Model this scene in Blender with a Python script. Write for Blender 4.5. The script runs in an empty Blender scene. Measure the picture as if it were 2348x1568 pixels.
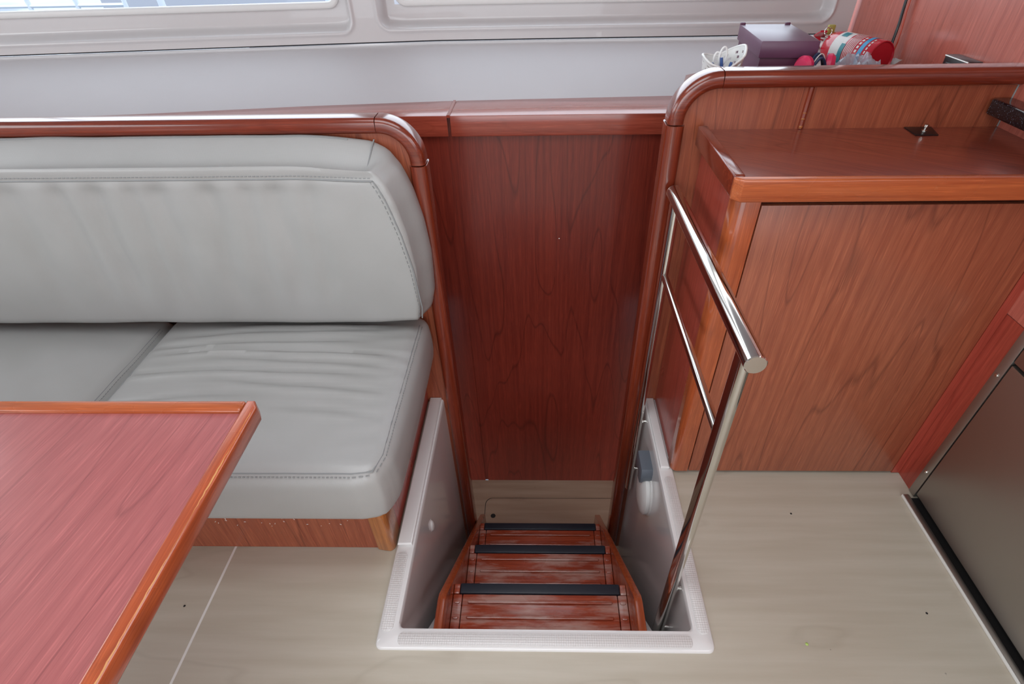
import bpy, bmesh, math, random
from mathutils import Vector, Matrix, noise
R = math.radians
scene = bpy.context.scene
COL = scene.collection
random.seed(7)

# ------------------------------------------------------------------ camera
H = 1.35
F_PX, CX, CY, PITCH, YAW, ROLL = 1226.05, 1209.96, 806.57, 0.6912, 0.0304, 0.0209
def make_camera():
    cp, sp = math.cos(PITCH), math.sin(PITCH)
    rz = Matrix.Rotation(YAW, 3, 'Z')
    fw, dn, rt = rz @ Vector((0, cp, -sp)), rz @ Vector((0, -sp, -cp)), rz @ Vector((1, 0, 0))
    c, s = math.cos(ROLL), math.sin(ROLL)
    r2, d2 = c*rt + s*dn, -s*rt + c*dn
    cam = bpy.data.cameras.new('camera')
    cam.sensor_width = 36; cam.sensor_fit = 'HORIZONTAL'
    cam.lens = F_PX/2348*36
    cam.shift_x = -(CX - 1174)/2348
    cam.shift_y = (CY - 784)/2348
    cam.clip_start = 0.02
    o = bpy.data.objects.new('camera', cam); COL.objects.link(o)
    m = Matrix((r2, -d2, -fw)).transposed().to_4x4()
    m.translation = (0, 0, H)
    o.matrix_world = m
    scene.camera = o
make_camera()

# ------------------------------------------------------------------ world, daylight, exposure
w = bpy.data.worlds.new('overcast_sky'); scene.world = w; w.use_nodes = True
bg = w.node_tree.nodes['Background']
bg.inputs['Color'].default_value = (0.92, 0.96, 1.0, 1); bg.inputs['Strength'].default_value = 2.4
def portal(name, loc, target, sx, sy):
    """light portal in a window or door opening: only guides sky light, gives off none itself"""
    L = bpy.data.lights.new(name, 'AREA'); L.shape = 'RECTANGLE'; L.size = sx; L.size_y = sy
    L.cycles.is_portal = True
    o = bpy.data.objects.new(name, L); COL.objects.link(o)
    o.location = loc
    o.rotation_euler = (Vector(target) - Vector(loc)).to_track_quat('-Z', 'Y').to_euler()
portal('cockpit_door_portal', (-.325, -2.21, 1.14), (-.325, 0, 1.14), 2.65, 1.52)
portal('side_window_portal', (-2.41, .1, 1.42), (0, .1, 1.42), 2.8, .74)
portal('front_window_portal', (-1.45, 2.14, 1.385), (-1.31, 0, 1.385), 1.5, .55)
portal('front_window_portal', (.215, 2.27, 1.385), (.215, 0, 1.385), 1.43, .55)
portal('enlarged_hatch_portal', (-.25, .45, 1.96), (-.25, .45, 0), 1.1, 1.1)  # sky light through an unseen hatch, enlarged to lift the interior
portal('galley_window_portal', (1.10, -1.0, 1.385), (0, -1.0, 1.385), 1.8, .67)
scene.view_settings.view_transform = 'Standard'
scene.view_settings.look = 'None'
scene.view_settings.gamma = 1.0
scene.view_settings.use_curve_mapping = False
scene.view_settings.exposure = 0.78
scene.cycles.use_denoising = True
scene.cycles.max_bounces = 8
scene.cycles.sample_clamp_indirect = 6.0

# ------------------------------------------------------------------ materials
def srgb(r, g, b):
    f = lambda c: c/12.92 if c <= .04045 else ((c + .055)/1.055)**2.4
    return (f(r/255), f(g/255), f(b/255), 1)
class NT:
    def __init__(s, name):
        s.m = bpy.data.materials.new(name); s.m.use_nodes = True
        s.t = s.m.node_tree; s.b = s.t.nodes['Principled BSDF']
    def n(s, typ, **k):
        nd = s.t.nodes.new(typ)
        for a, v in k.items():
            if a.startswith('i_'):
                key = a[2:]; key = int(key) if key.isdigit() else key
                nd.inputs[key].default_value = v
            else: setattr(nd, a, v)
        return nd
    def l(s, a, b): s.t.links.new(a, b)
    def math(s, op, a, b=None, c=None):
        nd = s.n('ShaderNodeMath', operation=op)
        for i, v in enumerate((a, b, c)):
            if v is None: continue
            if isinstance(v, (int, float)): nd.inputs[i].default_value = v
            else: s.l(v, nd.inputs[i])
        return nd.outputs[0]
    def mix(s, fac, a, b, mode='MIX'):
        nd = s.n('ShaderNodeMix', data_type='RGBA', blend_type=mode)
        for sock, v in ((nd.inputs[0], fac), (nd.inputs[6], a), (nd.inputs[7], b)):
            if isinstance(v, (int, float, tuple)): sock.default_value = v
            else: s.l(v, sock)
        return nd.outputs[2]
    def coords(s, scale=(1, 1, 1), rot=(0, 0, 0), loc=(0, 0, 0)):
        tc = s.n('ShaderNodeTexCoord'); mp = s.n('ShaderNodeMapping')
        mp.inputs['Scale'].default_value = scale; mp.inputs['Rotation'].default_value = rot
        mp.inputs['Location'].default_value = loc
        s.l(tc.outputs['Object'], mp.inputs['Vector']); return mp.outputs[0]
    def noise(s, vec, scale, detail=3, rough=.5):
        nd = s.n('ShaderNodeTexNoise'); nd.inputs['Scale'].default_value = scale
        nd.inputs['Detail'].default_value = detail; nd.inputs['Roughness'].default_value = rough
        s.l(vec, nd.inputs['Vector']); return nd.outputs['Fac']
    def ramp(s, fac, stops):
        nd = s.n('ShaderNodeValToRGB'); el = nd.color_ramp.elements
        while len(el) < len(stops): el.new(.5)
        for e, (p, c) in zip(el, stops): e.position = p; e.color = c if isinstance(c, tuple) else (c, c, c, 1)
        s.l(fac, nd.inputs[0]); return nd.outputs[0]
    def bump(s, h, strength=.2, dist=.002):
        nd = s.n('ShaderNodeBump'); nd.inputs['Strength'].default_value = strength
        nd.inputs['Distance'].default_value = dist; s.l(h, nd.inputs['Height'])
        s.l(nd.outputs[0], s.b.inputs['Normal']); return nd
    def set(s, **k):
        for a, v in k.items(): s.b.inputs[a.replace('_', ' ')].default_value = v
        return s.m

def wood(name, light, dark, axis='z', rough=.34, coat=.25, lines=.55, rot=0, seed=0, wear=0, worn=0):
    """varnished timber / wood-grain laminate with the grain along one axis"""
    t = NT(name)
    ix = 'xyz'.index(axis)
    def sc(al, ac): v = [ac]*3; v[ix] = al; return tuple(v)
    r = {'x': (0, 0, rot), 'y': (0, 0, rot), 'z': (0, rot, 0)}[axis]
    tc = t.n('ShaderNodeTexCoord')
    mr = t.n('ShaderNodeMapping'); mr.inputs['Rotation'].default_value = r; mr.inputs['Location'].default_value = (seed, seed*.7, seed*.3)
    t.l(tc.outputs['Object'], mr.inputs['Vector'])
    def mp(s_):
        m = t.n('ShaderNodeMapping'); m.inputs['Scale'].default_value = s_; t.l(mr.outputs[0], m.inputs['Vector']); return m.outputs[0]
    streak = t.noise(mp(sc(1.6, 85)), 1, 6, .65)
    pores = t.noise(mp(sc(14, 430)), 1, 2, .5)
    broad = t.noise(mp(sc(.5, 4.5)), 1, 2, .4)
    rings = t.math('PINGPONG', t.math('MULTIPLY', broad, 22.0), 1.0)
    ring_line = t.ramp(rings, [(0, 1.0), (.09, 0.0)])
    base = t.mix(t.ramp(streak, [(.32, 0.0), (.68, 1.0)]), dark, light)
    dk = tuple(c*.55 for c in dark[:3]) + (1,)
    lt = tuple(min(1, c*1.45) for c in light[:3]) + (1,)
    base = t.mix(t.math('MULTIPLY', t.ramp(broad, [(.35, 1.0), (.65, 0.0)]), .16), base, dark)
    base = t.mix(t.math('MULTIPLY', ring_line, lines*1.1), base, dk)
    base = t.mix(t.math('MULTIPLY', t.ramp(pores, [(.56, 0.0), (.7, 1.0)]), .28), base, dk)
    base = t.mix(t.math('MULTIPLY', t.ramp(pores, [(.30, 1.0), (.44, 0.0)]), .38), base, lt)
    if wear:
        wn = t.noise(mp((30, 30, 30)), 1, 4, .7)
        base = t.mix(t.math('MULTIPLY', t.ramp(wn, [(.66, 0.0), (.74, 1.0)]), wear), base, srgb(215, 170, 130))
    if worn:  # pale patches: worn varnish, and whitish sheen painted into the tread colour
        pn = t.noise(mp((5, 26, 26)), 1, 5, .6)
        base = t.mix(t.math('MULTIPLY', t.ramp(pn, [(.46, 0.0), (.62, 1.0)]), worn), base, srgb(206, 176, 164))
    t.l(base, t.b.inputs['Base Color'])
    t.bump(t.math('ADD', pores, streak), .08, .0006)
    rg = t.noise(mp((6, 6, 6)), 1, 2, .5)
    t.l(t.math('ADD', t.math('MULTIPLY', rg, .16), rough - .08), t.b.inputs['Roughness'])
    t.set(Coat_Weight=coat, Coat_Roughness=.12)
    return t.m

LAM_L, LAM_D = srgb(160, 88, 60), srgb(132, 63, 42)
RED_L, RED_D = srgb(146, 62, 44), srgb(116, 42, 30)
M = {}
M['lam_z'] = wood('cherry_laminate_vertical', LAM_L, LAM_D, 'z', .36, .15)
M['lam_door'] = wood('cherry_laminate_door', srgb(166, 95, 66), srgb(138, 70, 48), 'z', .36, .15, seed=3.3)
M['lam_wall'] = wood('cherry_laminate_side_wall', srgb(194, 110, 94), srgb(170, 88, 74), 'z', .28, .6, .35, seed=9.1)
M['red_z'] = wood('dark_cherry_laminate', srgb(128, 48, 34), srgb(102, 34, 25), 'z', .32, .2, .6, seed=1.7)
M['red_side'] = wood('red_cherry_laminate', srgb(172, 76, 60), srgb(146, 56, 44), 'z', .3, .25, .4, seed=5.1)
M['lam_counter'] = wood('cherry_laminate_worktop', srgb(146, 74, 54), srgb(120, 54, 40), 'x', .34, .9, .5, rot=R(32), seed=2.2)
M['lam_table'] = wood('cherry_laminate_table', srgb(176, 100, 98), srgb(158, 84, 84), 'y', .34, 1.0, .4, rot=R(6), seed=4.4)
M['rail_x'] = wood('varnished_rail', srgb(134, 56, 34), srgb(100, 36, 22), 'x', .2, .7, .15, seed=6)
M['rail_z'] = wood('varnished_post', srgb(138, 58, 34), srgb(106, 38, 23), 'z', .22, .6, .15, seed=8)
M['edge_x'] = wood('solid_cherry_edging', srgb(188, 100, 54), srgb(160, 74, 36), 'x', .28, .5, .3, seed=1, wear=.12)
M['edge_y'] = wood('solid_cherry_edging_lengthwise', srgb(186, 92, 50), srgb(156, 66, 34), 'y', .28, .5, .3, seed=2, wear=.3)
M['edge_z'] = wood('solid_cherry_corner', srgb(180, 94, 52), srgb(154, 70, 36), 'z', .26, .5, .2, seed=3)
M['leg_z'] = wood('honey_timber', srgb(182, 116, 62), srgb(148, 86, 44), 'z', .28, .4, .2, seed=12)
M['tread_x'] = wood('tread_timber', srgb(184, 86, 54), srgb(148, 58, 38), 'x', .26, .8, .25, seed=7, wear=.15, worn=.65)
M['string_y'] = wood('stringer_timber', srgb(182, 88, 46), srgb(152, 66, 34), 'y', .26, .5, .15, seed=10)
M['ledge_x'] = wood('ledge_timber', srgb(160, 74, 56), srgb(136, 56, 42), 'x', .24, .5, .15, seed=11)

def floor_mat(name, a, b, c, rough=.42):
    t = NT(name)
    v = t.coords((2.0, 26, 26)); v2 = t.coords((.9, 4, 4), loc=(3, 1, 0)); v3 = t.coords((1, 1, 1))
    g = t.noise(v, 1, 4, .55); br = t.noise(v2, 1, 3, .5)
    col = t.mix(t.ramp(g, [(.35, 0.0), (.7, 1.0)]), a, b)
    rl = t.ramp(t.math('PINGPONG', t.math('MULTIPLY', br, 9.0), 1.0), [(0, 1.0), (.12, 0.0)])
    col = t.mix(t.math('MULTIPLY', rl, .22), col, c)
    sp = t.noise(v3, 55, 2, .5)
    col = t.mix(t.math('MULTIPLY', t.ramp(sp, [(.77, 0.0), (.8, 1.0)]), .5), col, tuple(x*.35 for x in c[:3]) + (1,))
    t.l(col, t.b.inputs['Base Color'])
    t.bump(g, .05, .0008)
    t.set(Roughness=rough, Coat_Weight=.1)
    return t.m
M['floor'] = floor_mat('pale_maple_laminate', srgb(186, 178, 161), srgb(198, 191, 176), srgb(156, 146, 128))
M['floor_low'] = floor_mat('cabin_sole_laminate', srgb(150, 122, 102), srgb(166, 140, 120), srgb(116, 90, 74))  # brown-beige sole, stairwell shade put into the colour

def plain(name, col, rough=.5, metal=0., coat=0., bumpsc=None, bs=.1, bd=.0006, **k):
    t = NT(name); t.b.inputs['Base Color'].default_value = col
    t.set(Roughness=rough, Metallic=metal, Coat_Weight=coat, **k)
    v = t.coords()
    n = t.noise(v, 7, 3, .55)
    t.l(t.mix(t.math('MULTIPLY', n, .14), col, tuple(c*.72 for c in col[:3]) + (1,)), t.b.inputs['Base Color'])
    if bumpsc: t.bump(t.noise(v, bumpsc, 2, .5), bs, bd)
    return t.m
M['gelcoat'] = plain('white_gelcoat', srgb(232, 231, 230), .16, coat=.5)
M['white'] = plain('white_moulding', srgb(212, 209, 209), .3, coat=.5, bumpsc=160, bs=.05)
M['wall_vinyl'] = plain('pale_wall_vinyl', srgb(186, 181, 182), .55, bumpsc=420, bs=.25, bd=.0005)
M['ceiling'] = plain('white_headliner', srgb(235, 233, 230), .6)
M['caulk'] = plain('white_caulk', srgb(238, 238, 234), .5)
M['black'] = plain('black_plastic', srgb(20, 21, 23), .3)
M['dark'] = plain('shadow_gap', srgb(14, 12, 12), .7)
M['nosing'] = plain('black_grip_strip', srgb(34, 40, 52), .38, bumpsc=900, bs=.3)
M['steel'] = plain('polished_stainless', srgb(218, 216, 210), .1, 1.)
M['steel_dull'] = plain('brushed_stainless', srgb(178, 174, 168), .42, 1., bumpsc=600, bs=.05)
M['grey_plastic'] = plain('slate_grey_plastic', srgb(104, 112, 122), .4)
M['white_plastic'] = plain('white_plastic', srgb(232, 232, 230), .35)
M['purple'] = plain('plum_cardboard', srgb(92, 46, 74), .5, bumpsc=300, bs=.1)
M['purple_lid'] = plain('plum_lid_cardboard', srgb(104, 66, 92), .36, bumpsc=300, bs=.1)
M['red_paint'] = plain('red_enamel', srgb(196, 16, 44), .25, coat=.5)
M['pink'] = plain('hot_pink_plastic', srgb(222, 50, 98), .4)
M['navy'] = plain('navy_webbing', srgb(38, 52, 84), .6)
M['blue'] = plain('blue_plastic', srgb(62, 92, 150), .4)
M['label_white'] = plain('label_paper', srgb(222, 220, 216), .4)
M['label_blue'] = plain('label_blue', srgb(40, 150, 200), .4)
M['label_teal'] = plain('label_teal', srgb(40, 130, 140), .4)
M['label_ink'] = plain('label_ink', srgb(120, 70, 70), .5)
M['olive'] = plain('olive_plastic', srgb(170, 165, 84), .4)
M['lime'] = plain('lime_plastic', srgb(180, 210, 110), .4)
M['orange_wire'] = plain('orange_wire', srgb(190, 70, 40), .4)
M['worn'] = plain('bare_worn_timber', srgb(204, 142, 84), .5)
M['pontoon'] = plain('grey_concrete', srgb(84, 88, 100), .8)
M['water'] = plain('harbour_water', srgb(60, 78, 92), .12)
M['hull'] = plain('boat_white', srgb(186, 192, 202), .3)

def leather():
    t = NT('grey_leatherette'); col = srgb(182, 183, 182)
    v = t.coords()
    x = t.n('ShaderNodeSeparateXYZ'); t.l(v, x.inputs[0])
    k = 1500.
    a = t.math('ADD', x.outputs[0], t.math('ADD', x.outputs[1], x.outputs[2]))
    b = t.math('SUBTRACT', x.outputs[0], t.math('ADD', x.outputs[1], x.outputs[2]))
    wv = t.math('MULTIPLY', t.math('SINE', t.math('MULTIPLY', a, k)), t.math('SINE', t.math('MULTIPLY', b, k)))
    n = t.noise(v, 5, 3, .5)
    t.l(t.mix(n, srgb(158, 158, 155), srgb(172, 172, 171)), t.b.inputs['Base Color'])
    t.bump(wv, .12, .0004)
    t.set(Roughness=.42, Coat_Weight=.3, Coat_Roughness=.3)
    return t.m
M['leather'] = leather()
M['seam'] = plain('grey_seam_thread', srgb(140, 142, 142), .6)

def nonskid():
    t = NT('moulded_nonskid'); t.b.inputs['Base Color'].default_value = srgb(218, 216, 214)
    v = t.coords(); x = t.n('ShaderNodeSeparateXYZ'); t.l(v, x.inputs[0])
    k = 560.
    wv = t.math('MULTIPLY', t.math('SINE', t.math('MULTIPLY', t.math('ADD', x.outputs[0], x.outputs[1]), k)),
                t.math('SINE', t.math('MULTIPLY', t.math('SUBTRACT', x.outputs[0], x.outputs[1]), k)))
    t.bump(wv, .4, .0008); t.set(Roughness=.3, Coat_Weight=.2)
    return t.m
M['nonskid'] = nonskid()

def granite():
    t = NT('black_speckled_worktop'); v = t.coords()
    n = t.noise(v, 420, 2, .6)
    t.l(t.mix(t.ramp(n, [(.62, 0.0), (.7, 1.0)]), srgb(16, 17, 22), srgb(110, 116, 130)), t.b.inputs['Base Color'])
    t.set(Roughness=.22, Coat_Weight=.4); return t.m
M['granite'] = granite()

def clear(name, tint, ior=1.45, glossy_rough=.02, alpha=None):
    m = bpy.data.materials.new(name); m.use_nodes = True; nt = m.node_tree
    nt.nodes.remove(nt.nodes['Principled BSDF']); out = nt.nodes['Material Output']
    tr = nt.nodes.new('ShaderNodeBsdfTransparent'); tr.inputs[0].default_value = tint
    gl = nt.nodes.new('ShaderNodeBsdfGlossy'); gl.inputs['Roughness'].default_value = glossy_rough
    mx = nt.nodes.new('ShaderNodeMixShader'); fr = nt.nodes.new('ShaderNodeFresnel'); fr.inputs[0].default_value = ior
    nt.links.new(fr.outputs[0], mx.inputs[0]); nt.links.new(tr.outputs[0], mx.inputs[1]); nt.links.new(gl.outputs[0], mx.inputs[2])
    nt.links.new(mx.outputs[0], out.inputs[0]); return m
M['glass'] = clear('tinted_window_glass', (.72, .78, .84, 1))
M['poly'] = plain('clear_plastic_film', srgb(196, 202, 214), .12, Alpha=.5)

# ------------------------------------------------------------------ mesh helpers
def new(): return bmesh.new()
def bx(bm, x0, x1, y0, y1, z0, z1, bev=0, seg=2):
    g = bmesh.ops.create_cube(bm, size=1)
    vs = g['verts']
    for v in vs:
        v.co = Vector(((x0+x1)/2 + v.co.x*(x1-x0), (y0+y1)/2 + v.co.y*(y1-y0), (z0+z1)/2 + v.co.z*(z1-z0)))
    if bev:
        es = list({e for v in vs for e in v.link_edges})
        bmesh.ops.bevel(bm, geom=es, offset=bev, segments=seg, profile=.5, affect='EDGES')
    return bm
def prism(bm, poly, axis, a, b, bev=0, seg=2):
    """extrude a 2-D outline along an axis; outline given in the two remaining axes in xyz order"""
    def p(u, v, t): return {'x': (t, u, v), 'y': (u, t, v), 'z': (u, v, t)}[axis]
    lo = [bm.verts.new(p(u, v, a)) for u, v in poly]; hi = [bm.verts.new(p(u, v, b)) for u, v in poly]
    n = len(poly); fs = [bm.faces.new(lo), bm.faces.new(hi)]
    for i in range(n): fs.append(bm.faces.new((lo[i], lo[(i+1) % n], hi[(i+1) % n], hi[i])))
    bmesh.ops.recalc_face_normals(bm, faces=fs)
    if bev:
        es = list({e for f in fs[:2] for e in f.edges})
        bmesh.ops.bevel(bm, geom=es, offset=bev, segments=seg, profile=.5, affect='EDGES')
    return bm
def sweep(bm, prof, path, up, closed=False, caps=True):
    """prof: (u, v) list; path: points; v follows the fixed vector up, u is tangent x up"""
    path = [Vector(p) for p in path]; up = Vector(up).normalized(); rings = []
    n = len(path)
    for i, p in enumerate(path):
        a = path[(i-1) % n] if (closed or i > 0) else p
        b = path[(i+1) % n] if (closed or i < n-1) else p
        t = (b-a).normalized(); s = t.cross(up)
        sl = s.length
        s = s/sl if sl > 1e-6 else Vector((1, 0, 0))
        # widen at mitred bends
        k = 1.0
        if i > 0 and i < n-1 or closed:
            d1 = (p-a).normalized(); c = max(.4, d1.dot(t)); k = 1/c
        rings.append([bm.verts.new(p + s*u*k + up*v) for u, v in prof])
    m = len(prof); fs = []
    for i in range(n if closed else n-1):
        A, B = rings[i], rings[(i+1) % n]
        for j in range(m): fs.append(bm.faces.new((A[j], A[(j+1) % m], B[(j+1) % m], B[j])))
    if caps and not closed: fs += [bm.faces.new(rings[0]), bm.faces.new(rings[-1])]
    bmesh.ops.recalc_face_normals(bm, faces=fs)
    return bm
def tube(bm, path, r, n=12, caps=True):
    path = [Vector(p) for p in path]
    rs = r if isinstance(r, (list, tuple)) else [r]*len(path)
    rings = []; t0 = (path[1]-path[0]).normalized()
    ref = Vector((0, 0, 1)) if abs(t0.z) < .9 else Vector((1, 0, 0))
    s = t0.cross(ref).normalized()
    for i, p in enumerate(path):
        t = ((path[i+1] if i < len(path)-1 else p) - (path[i-1] if i else p)).normalized()
        s = (s - t*s.dot(t)).normalized(); q = t.cross(s)
        rings.append([bm.verts.new(p + (s*math.cos(a) + q*math.sin(a))*rs[i]) for a in [2*math.pi*k/n for k in range(n)]])
    fs = []
    for A, B in zip(rings, rings[1:]):
        for j in range(n): fs.append(bm.faces.new((A[j], A[(j+1) % n], B[(j+1) % n], B[j])))
    if caps: fs += [bm.faces.new(rings[0]), bm.faces.new(rings[-1])]
    bmesh.ops.recalc_face_normals(bm, faces=fs)
    return bm
def lathe(bm, prof, origin, axis, n=32):
    """prof: (radius, distance along axis)"""
    ax = Vector(axis).normalized(); o = Vector(origin)
    s = ax.cross(Vector((0, 0, 1)) if abs(ax.z) < .9 else Vector((1, 0, 0))).normalized(); q = ax.cross(s)
    rings = []
    for r, d in prof:
        r = max(r, 1e-5)
        rings.append([bm.verts.new(o + ax*d + (s*math.cos(a) + q*math.sin(a))*r) for a in [2*math.pi*k/n for k in range(n)]])
    fs = []
    for A, B in zip(rings, rings[1:]):
        for j in range(n): fs.append(bm.faces.new((A[j], A[(j+1) % n], B[(j+1) % n], B[j])))
    fs += [bm.faces.new(rings[0]), bm.faces.new(rings[-1])]
    bmesh.ops.recalc_face_normals(bm, faces=fs)
    return bm
def rrect(w_, h_, r, n=5):
    out = []
    for cx, cy, a0 in ((w_/2-r, h_/2-r, 0), (-w_/2+r, h_/2-r, 90), (-w_/2+r, -h_/2+r, 180), (w_/2-r, -h_/2+r, 270)):
        for k in range(n+1):
            a = R(a0 + 90*k/n); out.append((cx + r*math.cos(a), cy + r*math.sin(a)))
    return out
def arc(cx, cy, r, a0, a1, n=10):
    return [(cx + r*math.cos(R(a0+(a1-a0)*k/n)), cy + r*math.sin(R(a0+(a1-a0)*k/n))) for k in range(n+1)]
def interp(x, pts):
    if x <= pts[0][0]: (x0, y0), (x1, y1) = pts[0], pts[1]
    elif x >= pts[-1][0]: (x0, y0), (x1, y1) = pts[-2], pts[-1]
    else:
        for (x0, y0), (x1, y1) in zip(pts, pts[1:]):
            if x0 <= x <= x1: break
    return y0 + (y1-y0)*(x-x0)/(x1-x0)
def sstep(a, b, x):
    t = min(1, max(0, (x-a)/(b-a))); return t*t*(3-2*t)
def cushion_mesh(h, r, step, deform):
    """densely subdivided box with rounded edges, then deformed: h = half sizes"""
    bm = new(); cache = {}
    def vert(p):
        key = tuple(round(c, 5) for c in p)
        if key not in cache:
            inner = Vector([max(-(h[i]-r), min(h[i]-r, p[i])) for i in range(3)])
            d = Vector(p) - inner
            nrm = d.normalized() if d.length > 1e-9 else Vector((0, 0, 1))
            cache[key] = bm.verts.new(deform(inner + nrm*r, nrm))
        return cache[key]
    ns = [max(4, int(2*h[i]/step)) for i in range(3)]
    def lin(i): return [-h[i] + 2*h[i]*k/ns[i] for k in range(ns[i]+1)]
    for i in range(3):
        j, k = (i+1) % 3, (i+2) % 3
        for sg in (-1, 1):
            for a0, a1 in zip(lin(j), lin(j)[1:]):
                for b0, b1 in zip(lin(k), lin(k)[1:]):
                    q = []
                    for a, b in ((a0, b0), (a1, b0), (a1, b1), (a0, b1)):
                        p = [0, 0, 0]; p[i] = sg*h[i]; p[j] = a; p[k] = b; q.append(vert(p))
                    if sg < 0: q.reverse()
                    try: bm.faces.new(q)
                    except ValueError: pass
    return bm

def mesh_obj(name, bm, mat, parent=None, origin=(0, 0, 0), smooth=True, angle=38):
    me = bpy.data.meshes.new(name)
    o = Vector(origin)
    for v in bm.verts: v.co -= o
    bm.to_mesh(me); bm.free()
    me.materials.append(M[mat] if isinstance(mat, str) else mat)
    if smooth:
        me.polygons.foreach_set('use_smooth', [True]*len(me.polygons))
        me.set_sharp_from_angle(angle=R(angle))
    ob = bpy.data.objects.new(name, me); COL.objects.link(ob)
    if parent is not None: ob.parent = parent
    else: ob.location = o
    return ob
def tag(o, label, cat, group=None):
    o['label'] = label; o['category'] = cat
    if group: o['group'] = group
    return o
class Thing:
    def __init__(s, name, label, cat, base, group=None):
        s.base = Vector(base); s.e = bpy.data.objects.new(name, None); COL.objects.link(s.e)
        s.e.location = base; s.e.empty_display_size = .05; tag(s.e, label, cat, group)
    def part(s, name, bm, mat, parent=None, label=None, **k):
        o = mesh_obj(name, bm, mat, parent or s.e, s.base, **k)
        if label: o['label'] = label
        return o
    def copy(s, src, dx=(0, 0, 0), parent=None):
        c = src.copy(); COL.objects.link(c); c.parent = parent or src.parent
        c.location = src.location + Vector(dx); return c
def struct(name, bm, mat, label=None, **k):
    o = mesh_obj(name, bm, mat, **k); o['kind'] = 'structure'
    if label: o['label'] = label
    return o
def piece(parent, name, bm, mat, label=None, **k):
    o = mesh_obj(name, bm, mat, parent, parent.location, **k)
    if label: o['label'] = label
    return o
def piece_copy(src, d):
    c = src.copy(); COL.objects.link(c); c.parent = src.parent; c.location = src.location + Vector(d); return c

# ================================================================== SETTING
YB = 1.353            # bulkhead face
ZL = -0.95            # sole of the lower cabin
YP = 1.726            # hull-side panel at the foot of the stairs
# ---- floor, cut out round the stairwell
def floor_ring(x0, x1, hx0, hx1, y0, hy0, y1):
    bm = new()
    for a in ((x0, hx0, y0, y1), (hx1, x1, y0, y1), (hx0, hx1, y0, hy0)):
        bx(bm, a[0], a[1], a[2], a[3], -.03, 0)
    bmesh.ops.remove_doubles(bm, verts=bm.verts, dist=1e-5)
    return bm
fl = struct('floor', floor_ring(-.842, 1.6, -.372, .388, -2.2, .545, YB), 'floor', 'pale maple laminate floor around the stairwell', smooth=False)
piece(fl, 'floor_panel', bx(new(), -2.4, -.848, -2.2, YB, -.03, 0), 'floor', smooth=False)
piece(fl, 'caulk_seam', bx(new(), -.848, -.842, -2.2, .79, -.03, .0006), 'caulk', smooth=False)
# crumbs and a green speck lying on it are flat stains
def speck(x, y, r, mat):
    bm = new(); lathe(bm, [(r, 0), (r*.6, .0016), (0, .002)], (x, y, 0), (0, 0, 1), 7); piece(fl, 'speck', bm, mat)
speck(.63, .545, .004, 'lime'); speck(-.905, .62, .003, 'dark'); speck(.72, .90, .003, 'dark'); speck(.95, .62, .003, 'dark')

# ---- lower cabin sole with its hatch
fl2 = struct('floor_lower', bx(new(), -1.0, 1.0, .55, YP, ZL-.05, ZL), 'floor_low', 'brown-beige laminate floor at the foot of the stairs, tinted darker for shade', smooth=False)
hp = [(.9, 1.30), (.9, 1.616)] + [(-.24 + .037*math.cos(R(a)), 1.579 + .037*math.sin(R(a))) for a in range(90, 181, 10)] + [(-.277, 1.30)]
def inset_outline(pts, d): 
    c = Vector((.31, 1.45)); return [(u + (d if u < c.x else -d), v + (d if v < c.y else -d)) for u, v in pts]
bm = new(); prism(bm, hp, 'z', ZL, ZL+.0012); piece(fl2, 'hatch_gap', bm, 'dark', smooth=False)
bm = new(); prism(bm, inset_outline(hp, .003), 'z', ZL, ZL+.0025); ht = piece(fl2, 'hatch_panel', bm, 'floor_low', smooth=False)
bm = new(); lathe(bm, [(.012, 0), (.012, .0006)], (-.233, 1.51, ZL+.0025), (0, 0, 1), 20); piece(fl2, 'finger_hole', bm, 'dark')

# ---- hull-side panel behind the stairwell, with a batten and the timber ledge on top
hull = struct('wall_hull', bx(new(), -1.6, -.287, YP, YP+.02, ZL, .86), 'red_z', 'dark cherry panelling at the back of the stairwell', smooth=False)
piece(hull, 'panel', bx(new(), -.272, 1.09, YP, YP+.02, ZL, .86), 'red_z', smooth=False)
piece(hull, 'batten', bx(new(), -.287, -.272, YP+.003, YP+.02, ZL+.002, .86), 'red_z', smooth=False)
bm = new(); lathe(bm, [(.0022, 0), (.0014, .001), (0, .0012)], (.068, YP, .445), (0, -1, 0), 8); piece(hull, 'chip', bm, 'caulk')
YG = [(-2.4, 1.985), (-1.86, 2.039), (-1.136, 2.121), (-.375, 2.2), (.1, 2.207), (.566, 2.207), (1.09, 2.215)]
YL = [(-2.4, 1.655), (-1.68, 1.715), (-1.284, 1.75), (-.756, 1.818), (-.282, 1.86), (.017, 1.872), (.417, 1.888), (1.09, 1.905)]
def ledge(x0, x1):
    bm = new(); xs = [x0 + (x1-x0)*k/12 for k in range(13)]
    back = [(x, max(1.712, interp(x, YL)+.02)) for x in xs]
    prism(bm, [(x0, 1.704), (x1, 1.704)] + back[::-1], 'z', .808, .871, .003); return bm
tr = struct('trim_ledge', ledge(-.274, 1.09), 'ledge_x', 'red-brown timber ledge along the white side wall')
piece(tr, 'ledge_board', ledge(-1.55, -.284), 'ledge_x')
bm = new(); sweep(bm, rrect(.011, .008, .003, 3), [(-.279, 1.703, .8685), (-.279, 1.885, .8685)], (0, 0, 1)); piece(tr, 'joint_strip', bm, 'ledge_x')

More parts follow.
